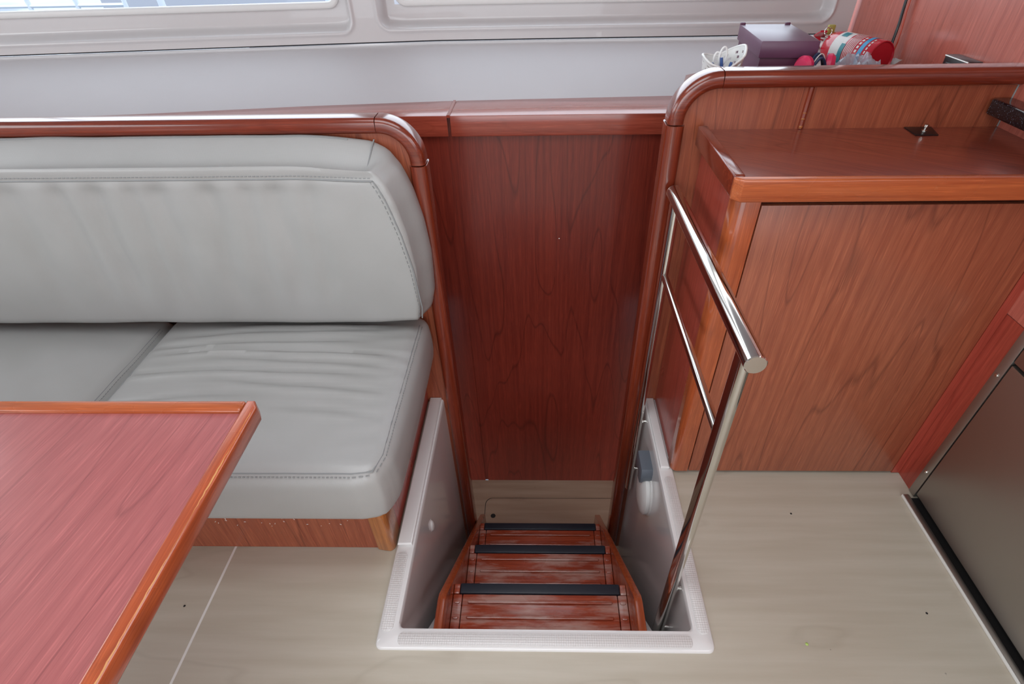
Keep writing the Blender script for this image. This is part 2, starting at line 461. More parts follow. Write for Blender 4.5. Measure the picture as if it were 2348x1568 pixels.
# ---- sloping vinyl side wall
def loft(rows_fn, xs):
    bm = new(); prev = None
    for x in xs:
        ring = [bm.verts.new((x, yy, zz)) for yy, zz in rows_fn(x)]
        if prev:
            for j in range(len(ring)-1): bm.faces.new((prev[j], ring[j], ring[j+1], prev[j+1]))
        prev = ring
    bmesh.ops.recalc_face_normals(bm, faces=bm.faces); return bm
xs = [-2.4 + 3.49*k/70 for k in range(71)]
def vin(x):
    a, b = interp(x, YL), interp(x, YG); out = []
    for k in range(9):
        t = k/8; out.append((a + (b-a)*t, .868 + .119*t + .006*math.sin(math.pi*t)))
    return out + [(b+.02, .984), (b+.02, .95), (a+.01, .84)]
struct('wall_front', loft(vin, xs), 'wall_vinyl', 'pale grey textured vinyl lining under the windows')
piece_w = bpy.data.objects['wall_front']
piece(piece_w, 'shadow_joint', loft(lambda x: [(interp(x, YG)+.004, .9875), (interp(x, YG)+.004, .993), (interp(x, YG)+.02, .993)], xs), 'dark', smooth=False)

# ---- white moulded window surround: a shaped relief with two recesses and openings
WIN = [(-2.25, -.655, -2.2, -.705), (-.56, 1.015, -.497, .93)]   # recess x0 x1, opening x0 x1
def rbox(x, z, x0, x1, z0, z1, r):
    dx = max(x0+r-x, x-(x1-r)); dz = max(z0+r-z, z-(z1-r))
    return -(math.hypot(max(dx, 0), max(dz, 0)) + min(max(dx, dz), 0) - r)
ZR0, ZO0, ZT = 1.026, 1.104, 1.66
def relief(x, z):
    y = interp(x, YG) - .012
    d = max(rbox(x, z, a, b, ZR0 + (.004 if i else 0), ZT+.05, .04) for i, (a, b, c, e) in enumerate(WIN))
    y += .045*sstep(0, .022, d)
    # soft raised bead round each recess
    y -= .006*math.exp(-((d+.004)/.006)**2)
    return y
bm = new()
zs = [.993, .9935, .997, 1.003] + [1.008 + .004*k for k in range(24)] + [1.104 + .02*k for k in range(1, 33)]
gx = sorted(set([round(-2.4 + .03*k, 4) for k in range(117)] + [round(c + .003*k, 4) for c in (-.655, -.56, 1.015) for k in range(-9, 10)]))
gx = [g for g in gx if g <= 1.09] + [1.09]
grid = [[bm.verts.new((x, relief(x, z) + (.006 if z < .9934 else 0), z)) for z in zs] for x in gx]
for i in range(len(gx)-1):
    for j in range(len(zs)-1):
        xm, zm = (gx[i]+gx[i+1])/2, (zs[j]+zs[j+1])/2
        if any(c < xm < e and ZO0 < zm < ZT for a, b, c, e in WIN): continue
        bm.faces.new((grid[i][j], grid[i+1][j], grid[i+1][j+1], grid[i][j+1]))
bmesh.ops.recalc_face_normals(bm, faces=bm.faces)
struct('wall_front_upper', bm, 'white', 'white moulded window surround above the vinyl lining', angle=60)
for i, (a, b, c, e) in enumerate(WIN):
    zc = (ZO0+ZT)/2; ym = lambda x: interp(x, YG) + .033
    path = []
    for u, v in rrect(e-c, ZT-ZO0, .03, 5):
        x = (c+e)/2 + u; path.append((x, ym(x)-.004, zc+v))
    # subdivide long edges so that the rim follows the curved wall
    fine = []
    for p, q in zip(path, path[1:] + path[:1]):
        n = max(1, int((Vector(q)-Vector(p)).length/.1))
        for k in range(n):
            pt = Vector(p).lerp(Vector(q), k/n); pt.y = ym(pt.x)-.004; fine.append(tuple(pt))
    bm = new(); sweep(bm, rrect(.022, .02, .008, 4), fine, (0, 1, 0), closed=True)
    wo = struct('window_%d' % (i+1), bm, 'white_plastic', ['long cabin window with white rim, beyond the bench back', 'cabin window with white rim, above the stairwell and shelf'][i])
    bm = new(); n = 14
    col = [[bm.verts.new((c + (e-c)*k/n, ym(c + (e-c)*k/n)+.006, z)) for z in (ZO0, ZT)] for k in range(n+1)]
    for k in range(n): bm.faces.new((col[k][0], col[k+1][0], col[k+1][1], col[k][1]))
    piece(wo, 'pane', bm, 'glass')

# ---- bulkheads
def bulk(outline, name, label):
    return struct(name, prism(new(), outline, 'y', YB, YB+.034), 'lam_z', label, smooth=False)
oL = [(-2.4, -.03), (-.372, -.03), (-.372, ZL), (-.318, ZL), (-.318, .862)] + arc(-.399, .862, .081, 0, 90, 8) + [(-2.4, .943)]
bulk(oL, 'wall_bulkhead_left', 'cherry bulkhead behind the bench back')
oR = [(1.0978, -.03), (.388, -.03), (.388, ZL), (.335, ZL), (.335, .95)] + arc(.419, .95, .084, 180, 90, 8) + [(1.0978, 1.036)]
br = bulk(oR, 'wall_bulkhead_right', 'cherry bulkhead behind the worktop')
bm = new(); sweep(bm, [(-.007, 0), (-.005, .005), (0, .007), (.005, .005), (.007, 0)], [(.629, YB, .931), (.629, YB, 1.032)], (0, -1, 0)); bt = piece(br, 'batten', bm, 'rail_z')
bm = new()
for z, hgt in ((.933, .006), (.952, .004), (.966, .003)):
    bx(bm, .6235, .631, YB-.0075, YB-.002, z, z+hgt, .001)
piece(br, 'chipped_edge', bm, 'leg_z')

# ---- capping rails and posts: profile, rounded corner, post
def cap(name, label, xj, xend, zj, R_out, sgn, zt, post_z1):
    """sgn -1: rail runs to -x (left bulkhead); +1: runs to +x"""
    cx, cz = xj, zt - R_out; w_ = .038; rm = R_out - w_/2
    prof = rrect(w_, .062, .013, 4)
    yc = YB + .016
    bm = new(); sweep(bm, prof, [(xj + sgn*.0015, yc, zt - w_/2), (xend, yc, zt - w_/2)], (0, 1, 0))
    o = struct(name, bm, 'rail_x', label)
    a0, a1 = (90, 0) if sgn < 0 else (90, 180)
    pts = [(xj + sgn*-.001*0, yc, zt-w_/2)] + [(cx + rm*math.cos(R(a0+(a1-a0)*k/14)), yc, cz + rm*math.sin(R(a0+(a1-a0)*k/14))) for k in range(15)]
    pts = pts[1:] + [(cx - sgn*rm, yc, post_z1 + .0015)]
    bm = new(); sweep(bm, prof, pts, (0, 1, 0)); piece(o, 'corner_piece', bm, 'rail_x')
    bm = new(); sweep(bm, rrect(.044, .066, .015, 4), [(cx - sgn*rm, yc, post_z1 - .0015), (cx - sgn*rm, yc, ZL)], (0, 1, 0)); piece(o, 'post', bm, 'rail_z')
cap('trim_1', 'rounded varnished rail and post capping the bench bulkhead', -.399, -2.4, .862, .107, -1, .969, .852)
cap('trim_2', 'rounded varnished rail and post capping the worktop bulkhead',   .419, 1.0978, .95, .111, 1, 1.061, .944)

# ---- right side wall (cherry), shelf behind the right bulkhead
bm = new(); bx(bm, 1.098, 1.12, YB, 2.3, ZL, 1.95); bx(bm, 1.098, 1.12, -2.2, YB, 1.72, 1.95); bx(bm, 1.098, 1.12, -.1, YB, .6, 1.72); bx(bm, 1.098, 1.12, -2.2, -1.9, 0, 1.72); bx(bm, 1.098, 1.12, -1.9, -.1, 0, 1.05)
struct('wall_right', bm, 'lam_wall', 'cherry side wall above the shelf', smooth=False)
bm = new(); tube(bm, [(1.097, 1.3525, .931), (1.097, 1.3525, 1.03)], .0018, 6); piece(bpy.data.objects['wall_right'], 'sealant_bead', bm, 'seam')
tr4 = struct('trim_shelf', prism(new(), [(.39, YB+.034), (1.0978, YB+.034), (1.0978, 2.06), (.74, 2.06), (.46, 1.86), (.39, 1.62)], 'z', .92, .94), 'lam_counter', 'cherry shelf behind the worktop bulkhead', smooth=False)

# ---- rest of the saloon shell (behind and above the camera)
bm = new()
for a in ((-2.4, 1.12, -2.2, -.1), (-2.4, -.8, -.1, 1.0), (.3, 1.12, -.1, 1.0), (-2.4, 1.12, 1.0, 2.3)): bx(bm, a[0], a[1], a[2], a[3], 1.95, 1.98)  # gap left open is the unseen hatch, made larger for more light
struct('ceiling', bm, 'ceiling', 'white headliner with an unseen square roof hatch, enlarged to brighten the cabin', smooth=False)
bm = new(); bx(bm, -2.43, -2.4, -2.2, 2.3, -.03, 1.05); bx(bm, -2.43, -2.4, -2.2, 2.3, 1.79, 1.95); bx(bm, -2.43, -2.4, -2.2, -1.3, 1.05, 1.79); bx(bm, -2.43, -2.4, 1.5, 2.3, 1.05, 1.79)
struct('wall_left', bm, 'white', 'white side wall with a long window opening', smooth=False)
bm = new(); bx(bm, -2.4, -1.65, -2.23, -2.2, 0, 1.95); bx(bm, 1.0, 1.12, -2.23, -2.2, 0, 1.95); bx(bm, -1.65, 1.0, -2.23, -2.2, 1.9, 1.95); bx(bm, -1.65, 1.0, -2.23, -2.2, 0, .38)
struct('wall_back', bm, 'white', 'white aft wall with a wide cockpit doorway', smooth=False)

# ================================================================== STAIRWELL LINER
t = Thing('stairwell_liner', 'white glossy moulded liner framing the stairwell opening in the floor', 'stairwell liner', (0, .9, 0))
IL, IR, IF, OL, OR_, OF = -.347, .367, .567, -.395, .410, .521
def ring_outline(l, r_, f, rad):
    return [(l, YB)] + [(l + rad - rad*math.cos(R(a)), f + rad - rad*math.sin(R(a))) for a in range(0, 91, 15)] + \
           [(r_ - rad + rad*math.sin(R(a)), f + rad - rad*math.cos(R(a))) for a in range(0, 91, 15)] + [(r_, YB)]
def liner():
    bm = new()
    lay = []
    for off, z in ((0, .0), (.001, .006), (.005, .0095), (.044, .0105), (.048, .0095), (.0505, .004), (.051, -.01), (.052, -.5), (.052, ZL)):
        k = min(1, off/.048)
        l = OL + (IL-OL)*off/.048; r_ = OR_ + (IR-OR_)*off/.048; f = OF + (IF-OF)*off/.048
        lay.append([bm.verts.new((u, v, z)) for u, v in ring_outline(l, r_, f, .016*(1-k) + .014*k)])
    for A, B in zip(lay, lay[1:]):
        for j in range(len(A)-1): bm.faces.new((A[j], A[j+1], B[j+1], B[j]))
    bmesh.ops.recalc_face_normals(bm, faces=bm.faces)
    if sum(f.normal.z for f in bm.faces) < 0: bmesh.ops.reverse_faces(bm, faces=bm.faces)
    return bm
t.part('moulding', liner(), 'gelcoat', angle=50)
bm = new(); prism(bm, rrect(.70, .03, .012), 'z', .0095, .0122, .001)
for v in bm.verts: v.co += Vector((.0085, .5425, 0))
t.part('nonskid_pad', bm, 'nonskid')
bm = new(); prism(bm, rrect(.03, .205, .012), 'z', .0095, .0122, .001)
for v in bm.verts: v.co += Vector((-.3735, .662, 0))
t.part('nonskid_pad', bm, 'nonskid')
bm = new(); prism(bm, rrect(.028, .46, .012), 'z', .0095, .0122, .001)
for v in bm.verts: v.co += Vector((.3905, .79, 0))
t.part('nonskid_pad', bm, 'nonskid')
# raised smooth kerb along the bench and the cabinet
bm = new(); prism(bm, [(OL+.004, .785), (IL-.004, .785), (IL-.004, YB), (OL+.004, YB)], 'z', .0095, .022, .004, 3); t.part('kerb', bm, 'gelcoat')
bm = new(); prism(bm, [(IR+.004, 1.05), (OR_-.012, 1.05), (OR_-.012, YB), (IR+.004, YB)], 'z', .0095, .02, .004, 3); t.part('kerb', bm, 'gelcoat')
# moulded footing for the stair in the two near corners
for x0, x1 in ((-.324, -.2875), (.2825, .318)):
    bm = new(); prism(bm, [(IF-.006, ZL), (IF-.006, -.13), (.60, -.15), (.76, -.34), (1.2, -.80), (1.2, ZL)], 'x', x0, x1, .004); t.part('footing', bm, 'gelcoat')
# tiny slot cut into the wall
bm = new(); tube(bm, [(.370, .985, -.135), (.370, .95, -.175), (.370, .93, -.19)], .0016, 6); t.part('slot', bm, 'dark')

# ---- oval courtesy light on the bench side
t = Thing('courtesy_light', 'small white oval light on the white wall beside the bench', 'light', (-.345, .945, -.17))
bm = new(); lathe(bm, [(.02, 0), (.02, .003), (.016, .0075), (.008, .0095), (0, .01)], (-.3455, .945, -.143), (1, 0, 0), 24)
for v in bm.verts: v.co.z = -.143 + (v.co.z+.143)*1.25; v.co.y = .945 + (v.co.y-.945)*.62
t.part('lens', bm, 'white_plastic')
bm = new(); lathe(bm, [(.0235, -.001), (.0235, .0015), (.0205, .003)], (-.3455, .945, -.143), (1, 0, 0), 24)
for v in bm.verts: v.co.z = -.143 + (v.co.z+.143)*1.25; v.co.y = .945 + (v.co.y-.945)*.66
t.part('bezel', bm, 'gelcoat')

# ---- white round fitting with a grey clip on the opposite side
t = Thing('wall_fitting', 'white disc-shaped fitting hung from a grey clip inside the stairwell', 'fitting', (.37, 1.11, -.27))
c0 = (.372, 1.105, -.185)
def disc(prof):
    bm = new(); lathe(bm, prof, c0, (-1, 0, 0), 40)
    for v in bm.verts: v.co.z = c0[2] + (v.co.z-c0[2])*1.18
    return bm
t.part('back_plate', disc([(.074, 0), (.074, .010), (.07, .013)]), 'white_plastic')
t.part('cover', disc([(.066, .012), (.07, .016), (.07, .026), (.06, .034), (.03, .039), (0, .04)]), 'white_plastic')
bm = new(); prism(bm, [(1.095, -.052), (1.175, -.052), (1.185, -.07), (1.185, -.118), (1.158, -.124), (1.154, -.112), (1.142, -.108), (1.132, -.114), (1.128, -.128), (1.098, -.124), (1.088, -.1), (1.088, -.066)], 'x', .327, .369, .004)
t.part('clip', bm, 'grey_plastic', label='slate grey clip with a notch')

# ================================================================== STAIRS
t = Thing('staircase', 'varnished wooden stairs with black nosings leading down through the floor', 'stairs', (0, 1.2, ZL))
def stringer(x0, x1):
    top = [(.575, -.118), (.70, -.120), (.722, -.128), (1.455, -.852), (1.468, -.87)]
    bot = [(1.468, ZL), (1.10, ZL), (.575, -.42)]
    return prism(new(), top + bot, 'x', x0, x1, .004, 3)
t.part('stringer', stringer(-.286, -.263), 'string_y'); t.part('stringer', stringer(.258, .281), 'string_y')
XC = -.0025
TR = [(.575, .806, -.235, 4), (.800, 1.076, -.475, 3), (1.070, 1.322, -.715, 3)]
for y0, y1, z, nr in TR:
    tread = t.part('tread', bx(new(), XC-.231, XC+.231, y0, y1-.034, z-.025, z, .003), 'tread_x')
    for s in (-1, 1):
        xa, xb = sorted((XC + s*.2325, XC + s*.2595))
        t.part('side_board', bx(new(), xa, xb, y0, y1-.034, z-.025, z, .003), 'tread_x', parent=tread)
    t.part('nosing_strip', bx(new(), XC-.241, XC+.241, y1-.033, y1, z-.026, z+.002, .004, 3), 'nosing', parent=tread, label='black grip strip')
    for s in (-1, 1):
        xa, xb = sorted((XC + s*.2415, XC + s*.2595))
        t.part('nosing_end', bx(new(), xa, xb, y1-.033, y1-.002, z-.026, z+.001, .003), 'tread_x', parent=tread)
    span = y1-.034-y0
    for k in range(nr):
        yy = y1 - .034 - .024 - k*.045
        if yy < y0 + .01: break
        bm = new(); prism(bm, [(XC+u, yy+v) for u, v in rrect(.43, .011, .0054, 4)], 'z', z-.001, z+.006, .0035, 3)
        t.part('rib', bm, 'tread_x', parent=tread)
        for s in (-1, 1):
            bm = new(); prism(bm, [(XC+s*.246+u, yy+v) for u, v in rrect(.017, .010, .0048, 4)], 'z', z-.001, z+.0035, .002, 2)
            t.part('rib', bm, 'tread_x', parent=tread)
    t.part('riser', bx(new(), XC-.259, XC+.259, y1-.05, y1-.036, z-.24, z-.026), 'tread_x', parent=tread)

# ================================================================== HANDRAIL
t = Thing('handrail', 'polished stainless steel handrail standing beside the stairwell', 'handrail', (.342, .97, -.39))
XR = .342
tr_ = t.part('top_rail', tube(new(), [(XR, .648, .787), (XR, 1.318, .787)], .0185, 28), 'steel')
bm = new(); lathe(bm, [(.0186, 0), (.0186, .0015), (.017, .003), (0, .0032)], (XR, .6485, .787), (0, -1, 0), 28); t.part('end_cap', bm, 'steel', parent=tr_)
bm = new(); lathe(bm, [(.0186, 0), (.0186, .0015), (.017, .003), (0, .0032)], (XR, 1.3175, .787), (0, 1, 0), 28); t.part('end_cap', bm, 'steel', parent=tr_)
def post(y, z0):
    prof = rrect(.021, .043, .0103, 6)
    return sweep(new(), prof, [(XR, y, .776), (XR, y, z0)], (0, 1, 0))
pf = t.part('post', post(.693, -.30), 'steel'); pr = t.part('post', post(1.288, -.394), 'steel')
t.part('mid_rail', tube(new(), [(XR, .712, .566), (XR, 1.27, .566)], .0098, 20), 'steel')
for p, y, zz in ((pf, .693, (-.03, -.26)), (pr, 1.288, (-.03, -.29))):
    for z in zz:
        bm = new(); tube(bm, [(XR+.01, y, z), (.3705, y, z)], .0055, 12)
        lathe(bm, [(.0105, 0), (.0105, .004), (.009, .005)], (XR+.0105, y, z), (1, 0, 0), 16)
        lathe(bm, [(.013, 0), (.013, .002), (.011, .003)], (.3705, y, z), (-1, 0, 0), 6)
        t.part('bolt', bm, 'steel', parent=p)

# ================================================================== BENCH
t = Thing('bench_base', 'cherry panelled bench box under the grey cushions', 'bench', (-1.2, 1.07, 0))
t.part('front_panel', bx(new(), -2.38, -.44, .785, .803, .001, .212), 'lam_z', smooth=False)
t.part('end_panel', bx(new(), -.413, -.3985, .83, YB-.001, .001, .212), 'red_side', smooth=False)
bm = new(); prism(bm, [(-.444, .778), (-.424, .774)] + arc(-.414, .79, .017, -80, 0, 6) + [(-.397, .835), (-.444, .835)], 'z', .001, .2125, .003); t.part('corner_post', bm, 'leg_z', label='honey coloured rounded corner post')
t.part('seat_board', bx(new(), -2.38, -.415, .803, YB-.001, .192, .212), 'lam_z', smooth=False)

def fold(v, c, wd): return math.exp(-((v-c)/wd)**2)
# ---- seat cushions
def seat(name, label, x0, x1, zt, seed, big):
    z0 = .216; y0, y1 = .722, 1.342
    h = ((x1-x0)/2, (y1-y0)/2, (zt-z0)/2); c = Vector(((x0+x1)/2, (y0+y1)/2, (zt+z0)/2))
    def deform(p, n):
        q = p + c; u = p.x/h[0]; v = p.y/h[1]
        top = max(0, n.z)
        crown = .026*(1-abs(u)**3)*(1-abs(v)**2.6)
        q.z += crown*top
        # side walls belly out, front face slightly
        wz = 1 - (p.z/h[2])**2
        if n.x > .5: q.x += .017*wz*(.6 + .4*(1-v*v))
        if n.x < -.5: q.x -= .003*wz
        if n.y < -.5: q.y -= .010*wz
        # rounded plan at the front free corner
        if p.x > 0 and p.y < 0 and big:
            k = max(0, u-.82)/.18*max(0, -v-.78)/.22; q.x -= .018*k; q.y += .012*k
        # creases across the rear half
        if big:
            w_ = 0; nz = noise.noise(Vector((q.x*3.5+seed, q.y*2, 0)))
            for yc, am, sl, xa, xb in ((1.215, .0030, .05, -1.05, -.42), (1.16, .0040, .03, -1.1, -.5), (1.115, .0052, -.02, -1.05, -.38), (1.075, .0030, -.06, -.95, -.38), (1.03, .0045, -.03, -1.1, -.45), (.985, .0034, -.09, -.85, -.37), (.945, .0030, .05, -1.1, -.7), (1.255, .003, .02, -.9, -.4), (.91, .0022, -.12, -.66, -.37)):
                cy = yc + sl*(q.x+.7) + .016*nz + .03*(q.x+.72)**2
                d = q.y - cy; en = sstep(xa-.08, xa+.14, q.x)*(1-sstep(xb-.16, xb+.04, q.x))
                w_ += 1.6*am*en*(math.exp(-(d/.011)**2) - 1.3*math.exp(-((d-.016)/.009)**2))
            q.z += w_*top
            # short puckers running into the outer seam
            for k in range(9):
                yc = .82 + .055*k; d = q.y - yc - .25*(q.x+.37)
                q.z += .0018*top*math.exp(-(d/.012)**2)*sstep(-.52, -.40, q.x)
        else:
            q.z += .003*top*noise.noise(Vector((q.x*5+seed, q.y*9 + q.x*6, 3)))
        q.z += .0016*top*noise.noise(q*11)
        return q
    t = Thing(name, label, 'cushion', (c.x, c.y, z0))
    body = t.part('cover', cushion_mesh(h, .034, .0105, deform), 'leather', angle=80)
    # piping along the top edge
    def top_pt(px, py, lift=.0006):
        p = Vector((px-c.x, py-c.y, h[2])); n = Vector((0, 0, 1))
        return deform(p, n) + Vector((0, 0, lift))
    ins = .013
    path = [(x0+ins, y1-.05)] + [(x0+ins, y1-.05-(y1-y0-.07)*k/30) for k in range(1, 30)] + [(x0+ins + (x1-x0-2*ins)*k/40, y0+ins) for k in range(41)] + [(x1-ins, y0+ins + (y1-y0-.07)*k/30) for k in range(1, 31)]
    pts = []
    for a, b in path:
        q = top_pt(a, b); pts.append(q - Vector((0, 0, .0085)))
    t.part('seam', tube(new(), pts, .0022, 6), 'seam', parent=body)
    bm = new()
    for p_, q_ in zip(pts[29:], pts[30:]):
        n = max(1, int((q_-p_).length/.009))
        for k in range(n):
            a = p_.lerp(q_, (k+.1)/n); b = p_.lerp(q_, (k+.7)/n); 
            off = Vector((0, -.008, -.0035)) if abs((q_-p_).x) > abs((q_-p_).y) else Vector((.008, 0, -.0035))
            tube(bm, [a+off, b+off], .0011, 4)
    s_ = t.part('stitching', bm, 'seam', parent=body); s_['kind'] = 'stuff'
    return t
seat('seat_cushion', 'grey leatherette seat cushion with creases, beside the stairwell', -1.128, -.350, .396, 1.3, True)
seat('seat_cushion', 'grey leatherette seat cushion behind the table, away from the stairwell', -2.30, -1.150, .385, 6.1, False)

# ---- backrest
def backrest():
    x0, x1 = -2.3, -.32; y0, y1 = 1.232, 1.350; z0, z1 = .43, .940
    h = ((x1-x0)/2, (y1-y0)/2, (z1-z0)/2); c = Vector(((x0+x1)/2, (y0+y1)/2, (z0+z1)/2))
    XE = [(.43, -.326), (.50, -.312), (.62, -.31), (.72, -.318), (.80, -.332), (.87, -.352), (.91, -.372), (.94, -.405)]
    def deform(p, n):
        q = p + c; v = p.z/h[2]
        # shaped right-hand end
        e = interp(q.z, XE) - x1
        q.x += e*sstep(.55, 1.0, (q.x-x0)/(x1-x0))
        fr = max(0, -n.y)
        # end wall bellies, tapering at the front
        if n.x > .3: q.x += .008*(1-v*v)
        fx = sstep(.80, 1.0, (p.x/h[0]))*sstep(.3, -1, p.y/h[1])
        q.x -= .020*fx*max(0, n.x + .2)
        # top falls away at the outer corner and slopes down to the front
        q.z -= .018*sstep(-.60, -.36, q.x)*sstep(.5, 1, v)
        q.z -= .052*sstep(1, -1, p.y/h[1])*sstep(.6, 1.0, v)*max(0, n.z + .3)
        # front is slightly proud in the middle, with hanging folds under the top seam
        q.y -= .014*fr*(1-abs(v)**2.4)
        nx = q.x + .22*(.87-q.z)*.35
        f = 0
        for xc, am, wd in ((-1.30, .0030, .03), (-1.17, .0036, .022), (-1.08, .0042, .026), (-.985, .003, .018), (-.92, .0042, .03), (-.80, .0036, .024), (-.705, .003, .02), (-.63, .0034, .03), (-.55, .0022, .02)):
            f += 3.4*am*fold(nx + .012*noise.noise(Vector((q.z*6, xc*9, 0))), xc, wd)
        q.y += f*fr*sstep(.45, .62, q.z)*(1-sstep(.83, .87, q.z))
        # groove of the top seam
        q.y += .0035*fr*fold(q.z, .868, .006)
        # puckers at the corner
        for k in range(4):
            d = (q.x+.43) - .5*(q.z-.80) - .026*k
            q.y += .0022*fr*math.exp(-(d/.008)**2)*sstep(.66, .80, q.z)*(1-sstep(.85, .88, q.z))
        q.y -= .0016*fr*noise.noise(q*9)
        if n.z > .3: q.z += .003*noise.noise(Vector((q.x*7, 0, 0)))
        # bottom edge sags softly
        if n.z < -.3: q.z += .006*noise.noise(Vector((q.x*4, 4, 0))) + .008*sstep(-.5, -.33, q.x)
        return q
    t = Thing('backrest_cushion', 'long grey leatherette backrest cushion leaning against the cherry bulkhead', 'cushion', (c.x, c.y, z0))
    body = t.part('cover', cushion_mesh(h, .026, .0105, deform), 'leather', angle=80)
    def front(px, pz):
        return deform(Vector((px-c.x, -h[1], pz-c.z)), Vector((0, -1, 0)))
    pts = [front(-2.2 + (2.2-.363)*k/90, .870) + Vector((0, -.0004, 0)) for k in range(91)]
    t.part('seam', tube(new(), pts, .0021, 6), 'seam', parent=body)
    edge = [front(-.361 + .030*min(1, (.87-z)/.40)**.8, z) + Vector((0, -.0002, 0)) for z in [.87 - .41*k/30 for k in range(31)]]
    t.part('seam', tube(new(), edge, .0019, 6), 'seam', parent=body)
    top = [front(-.361, .87)] + [deform(Vector((-.336 + .002*k - c.x, -h[1] + 2*h[1]*k/8, h[2])), Vector((0, 0, 1))) + Vector((0, 0, .0003)) for k in range(1, 8)]
    t.part('seam', tube(new(), top, .0019, 6), 'seam', parent=body)
    bk = [deform(Vector((x-c.x, h[1]*.62, h[2])), Vector((0, 0, 1))) for x in [-2.2 + (2.2-.385)*k/70 for k in range(71)]]
    t.part('seam', tube(new(), bk, .0018, 6), 'seam', parent=body)
    bm = new()
    for line, off in ((pts, Vector((0, -.0012, .008))), (edge, Vector((-.008, -.001, 0)))):
        for p_, q_ in zip(line, line[1:]):
            n = max(1, int((q_-p_).length/.009))
            for k in range(n): tube(bm, [p_.lerp(q_, (k+.1)/n)+off, p_.lerp(q_, (k+.7)/n)+off], .0010, 4)
    s_ = t.part('stitching', bm, 'seam', parent=body); s_['kind'] = 'stuff'
backrest()

bm = new(); rl = random.Random(5)
for k in range(60):
    x, z = rl.uniform(-.86, -.46), rl.uniform(.10, .205); a = rl.uniform(0, 3.1); ln = rl.uniform(.0008, .0026)
    tube(bm, [(x-ln*math.cos(a), .7843, z-ln*math.sin(a)), (x+ln*math.cos(a), .7843, z+ln*math.sin(a))], .0007, 4)
bb = bpy.data.objects['bench_base']
lint = mesh_obj('lint', bm, 'caulk', bb, bb.location); lint['kind'] = 'stuff'
# ================================================================== TABLE
t = Thing('dining_table', 'red-brown wooden table with raised edge in front of the grey bench', 'table', (-1.0, .2, 0))
TX, TY = -.500, .672
t.part('table_top', bx(new(), -1.75, TX-.024, -.35, TY-.026, .655, .675), 'lam_table', smooth=False)
def fid(x0, x1, y0, y1): return bx(new(), x0, x1, y0, y1, .650, .683, .005, 3)
t.part('edging', fid(-1.75, TX-.0255, TY-.0255, TY), 'edge_x')
bm = new(); prism(bm, [(TX-.0245, -.35), (TX, -.35), (TX, TY-.018), (TX-.010, TY), (TX-.0245, TY)], 'z', .650, .683, .004, 3); t.part('edging', bm, 'edge_y')
bm = new(); rl = random.Random(9); prev = None
for k in range(121):
    yy = -.34 + (TY-.03+.34)*k/120; c_ = TX - .0042 + .0006*rl.uniform(-1, 1); wd = .0002 + .0020*max(0, noise.noise(Vector((yy*11, 3, 1))) + .15) 
    row = [bm.verts.new((c_-wd, yy, .68335)), bm.verts.new((c_+wd, yy, .6829))]
    if prev: bm.faces.new((prev[0], prev[1], row[1], row[0]))
    prev = row
t.part('worn_edge', bm, 'worn', label='pale line where the varnish has worn through')
t.part('edging', fid(-1.775, -1.7505, -.35, TY), 'edge_y'); t.part('edging', fid(-1.75, TX, -.376, -.3505), 'edge_x')
bm = new(); lathe(bm, [(.22, 0), (.22, .012), (.05, .03), (.045, .05), (.045, .60), (.09, .64), (.12, .6549)], (-1.1, .15, .0005), (0, 0, 1), 36); t.part('pedestal', bm, 'steel_dull')

# ================================================================== CABINET + WORKTOP
t = Thing('cabinet', 'cherry cabinet with a large plain door below the worktop', 'cabinet', (.75, 1.2, 0))
t.part('body', bx(new(), .42, 1.088, 1.066, YB-.001, .03, .895), 'dark', smooth=False)
t.part('side_panel', bx(new(), .4035, .42, 1.085, YB-.001, .012, .896), 'red_side', smooth=False)
bm = new(); prism(bm, [(.4505, 1.0405), (.4505, 1.0845), (.4005, 1.0845)] + [(.4005 + .02 - .02*math.cos(R(a)), 1.0605 - .02*math.sin(R(a))) for a in range(0, 91, 10)], 'z', .012, .896, .002); t.part('corner_post', bm, 'edge_z', label='solid rounded corner post')
d = t.part('door', bx(new(), .455, 1.072, 1.044, 1.0625, .010, .874, .0018), 'lam_door')
t.part('edge_strip', bx(new(), 1.0735, 1.0975, 1.0445, 1.064, .004, .895), 'red_side', smooth=False)
t.part('plinth', bx(new(), .42, 1.09, 1.075, 1.09, .0, .03), 'dark', smooth=False)

t = Thing('worktop', 'cherry worktop with raised solid wood edging on the cabinet', 'worktop', (.74, 1.18, .905))
t.part('top_board', bx(new(), .402, 1.0975, 1.028, YB-.0005, .908, .93), 'lam_counter', smooth=False)
bm = new(); prism(bm, [(.3785, 1.022), (.393, 1.0055), (1.0975, 1.0055), (1.0975, 1.0275), (.3785, 1.0275)], 'z', .897, .943, .004, 3); t.part('edging', bm, 'edge_x')
t.part('edging', bx(new(), .3785, .4015, 1.0285, 1.337, .899, .945, .004, 3), 'rail_x')
hp_ = t.part('cover_plate', prism(new(), [(.872, 1.291), (.924, 1.291), (.940, 1.350), (.876, 1.350)], 'z', .9302, .9325, .0006), 'black', label='black plate let into the worktop')
bm = new(); lathe(bm, [(.006, 0), (.006, .002), (.003, .003), (.003, .008), (.0055, .010), (.0055, .015), (.002, .0165)], (.905, 1.318, .9325), (0, 0, 1), 14); t.part('catch', bm, 'steel', parent=hp_)

# ---- black galley worktop return on the side wall
bm = new(); prism(bm, [(1.0975, 1.351)] + [(1.045 + .016 - .016*math.sin(R(a)), 1.335 + .016*math.cos(R(a))) for a in range(0, 91, 15)] + [(1.045, -.095), (1.0975, -.095)], 'z', .962, .996, .005, 3)
o = mesh_obj('wall_ledge', bm, 'granite', origin=(1.07, 1.0, .962)); tag(o, 'black speckled stone ledge on the side wall above the worktop', 'ledge')

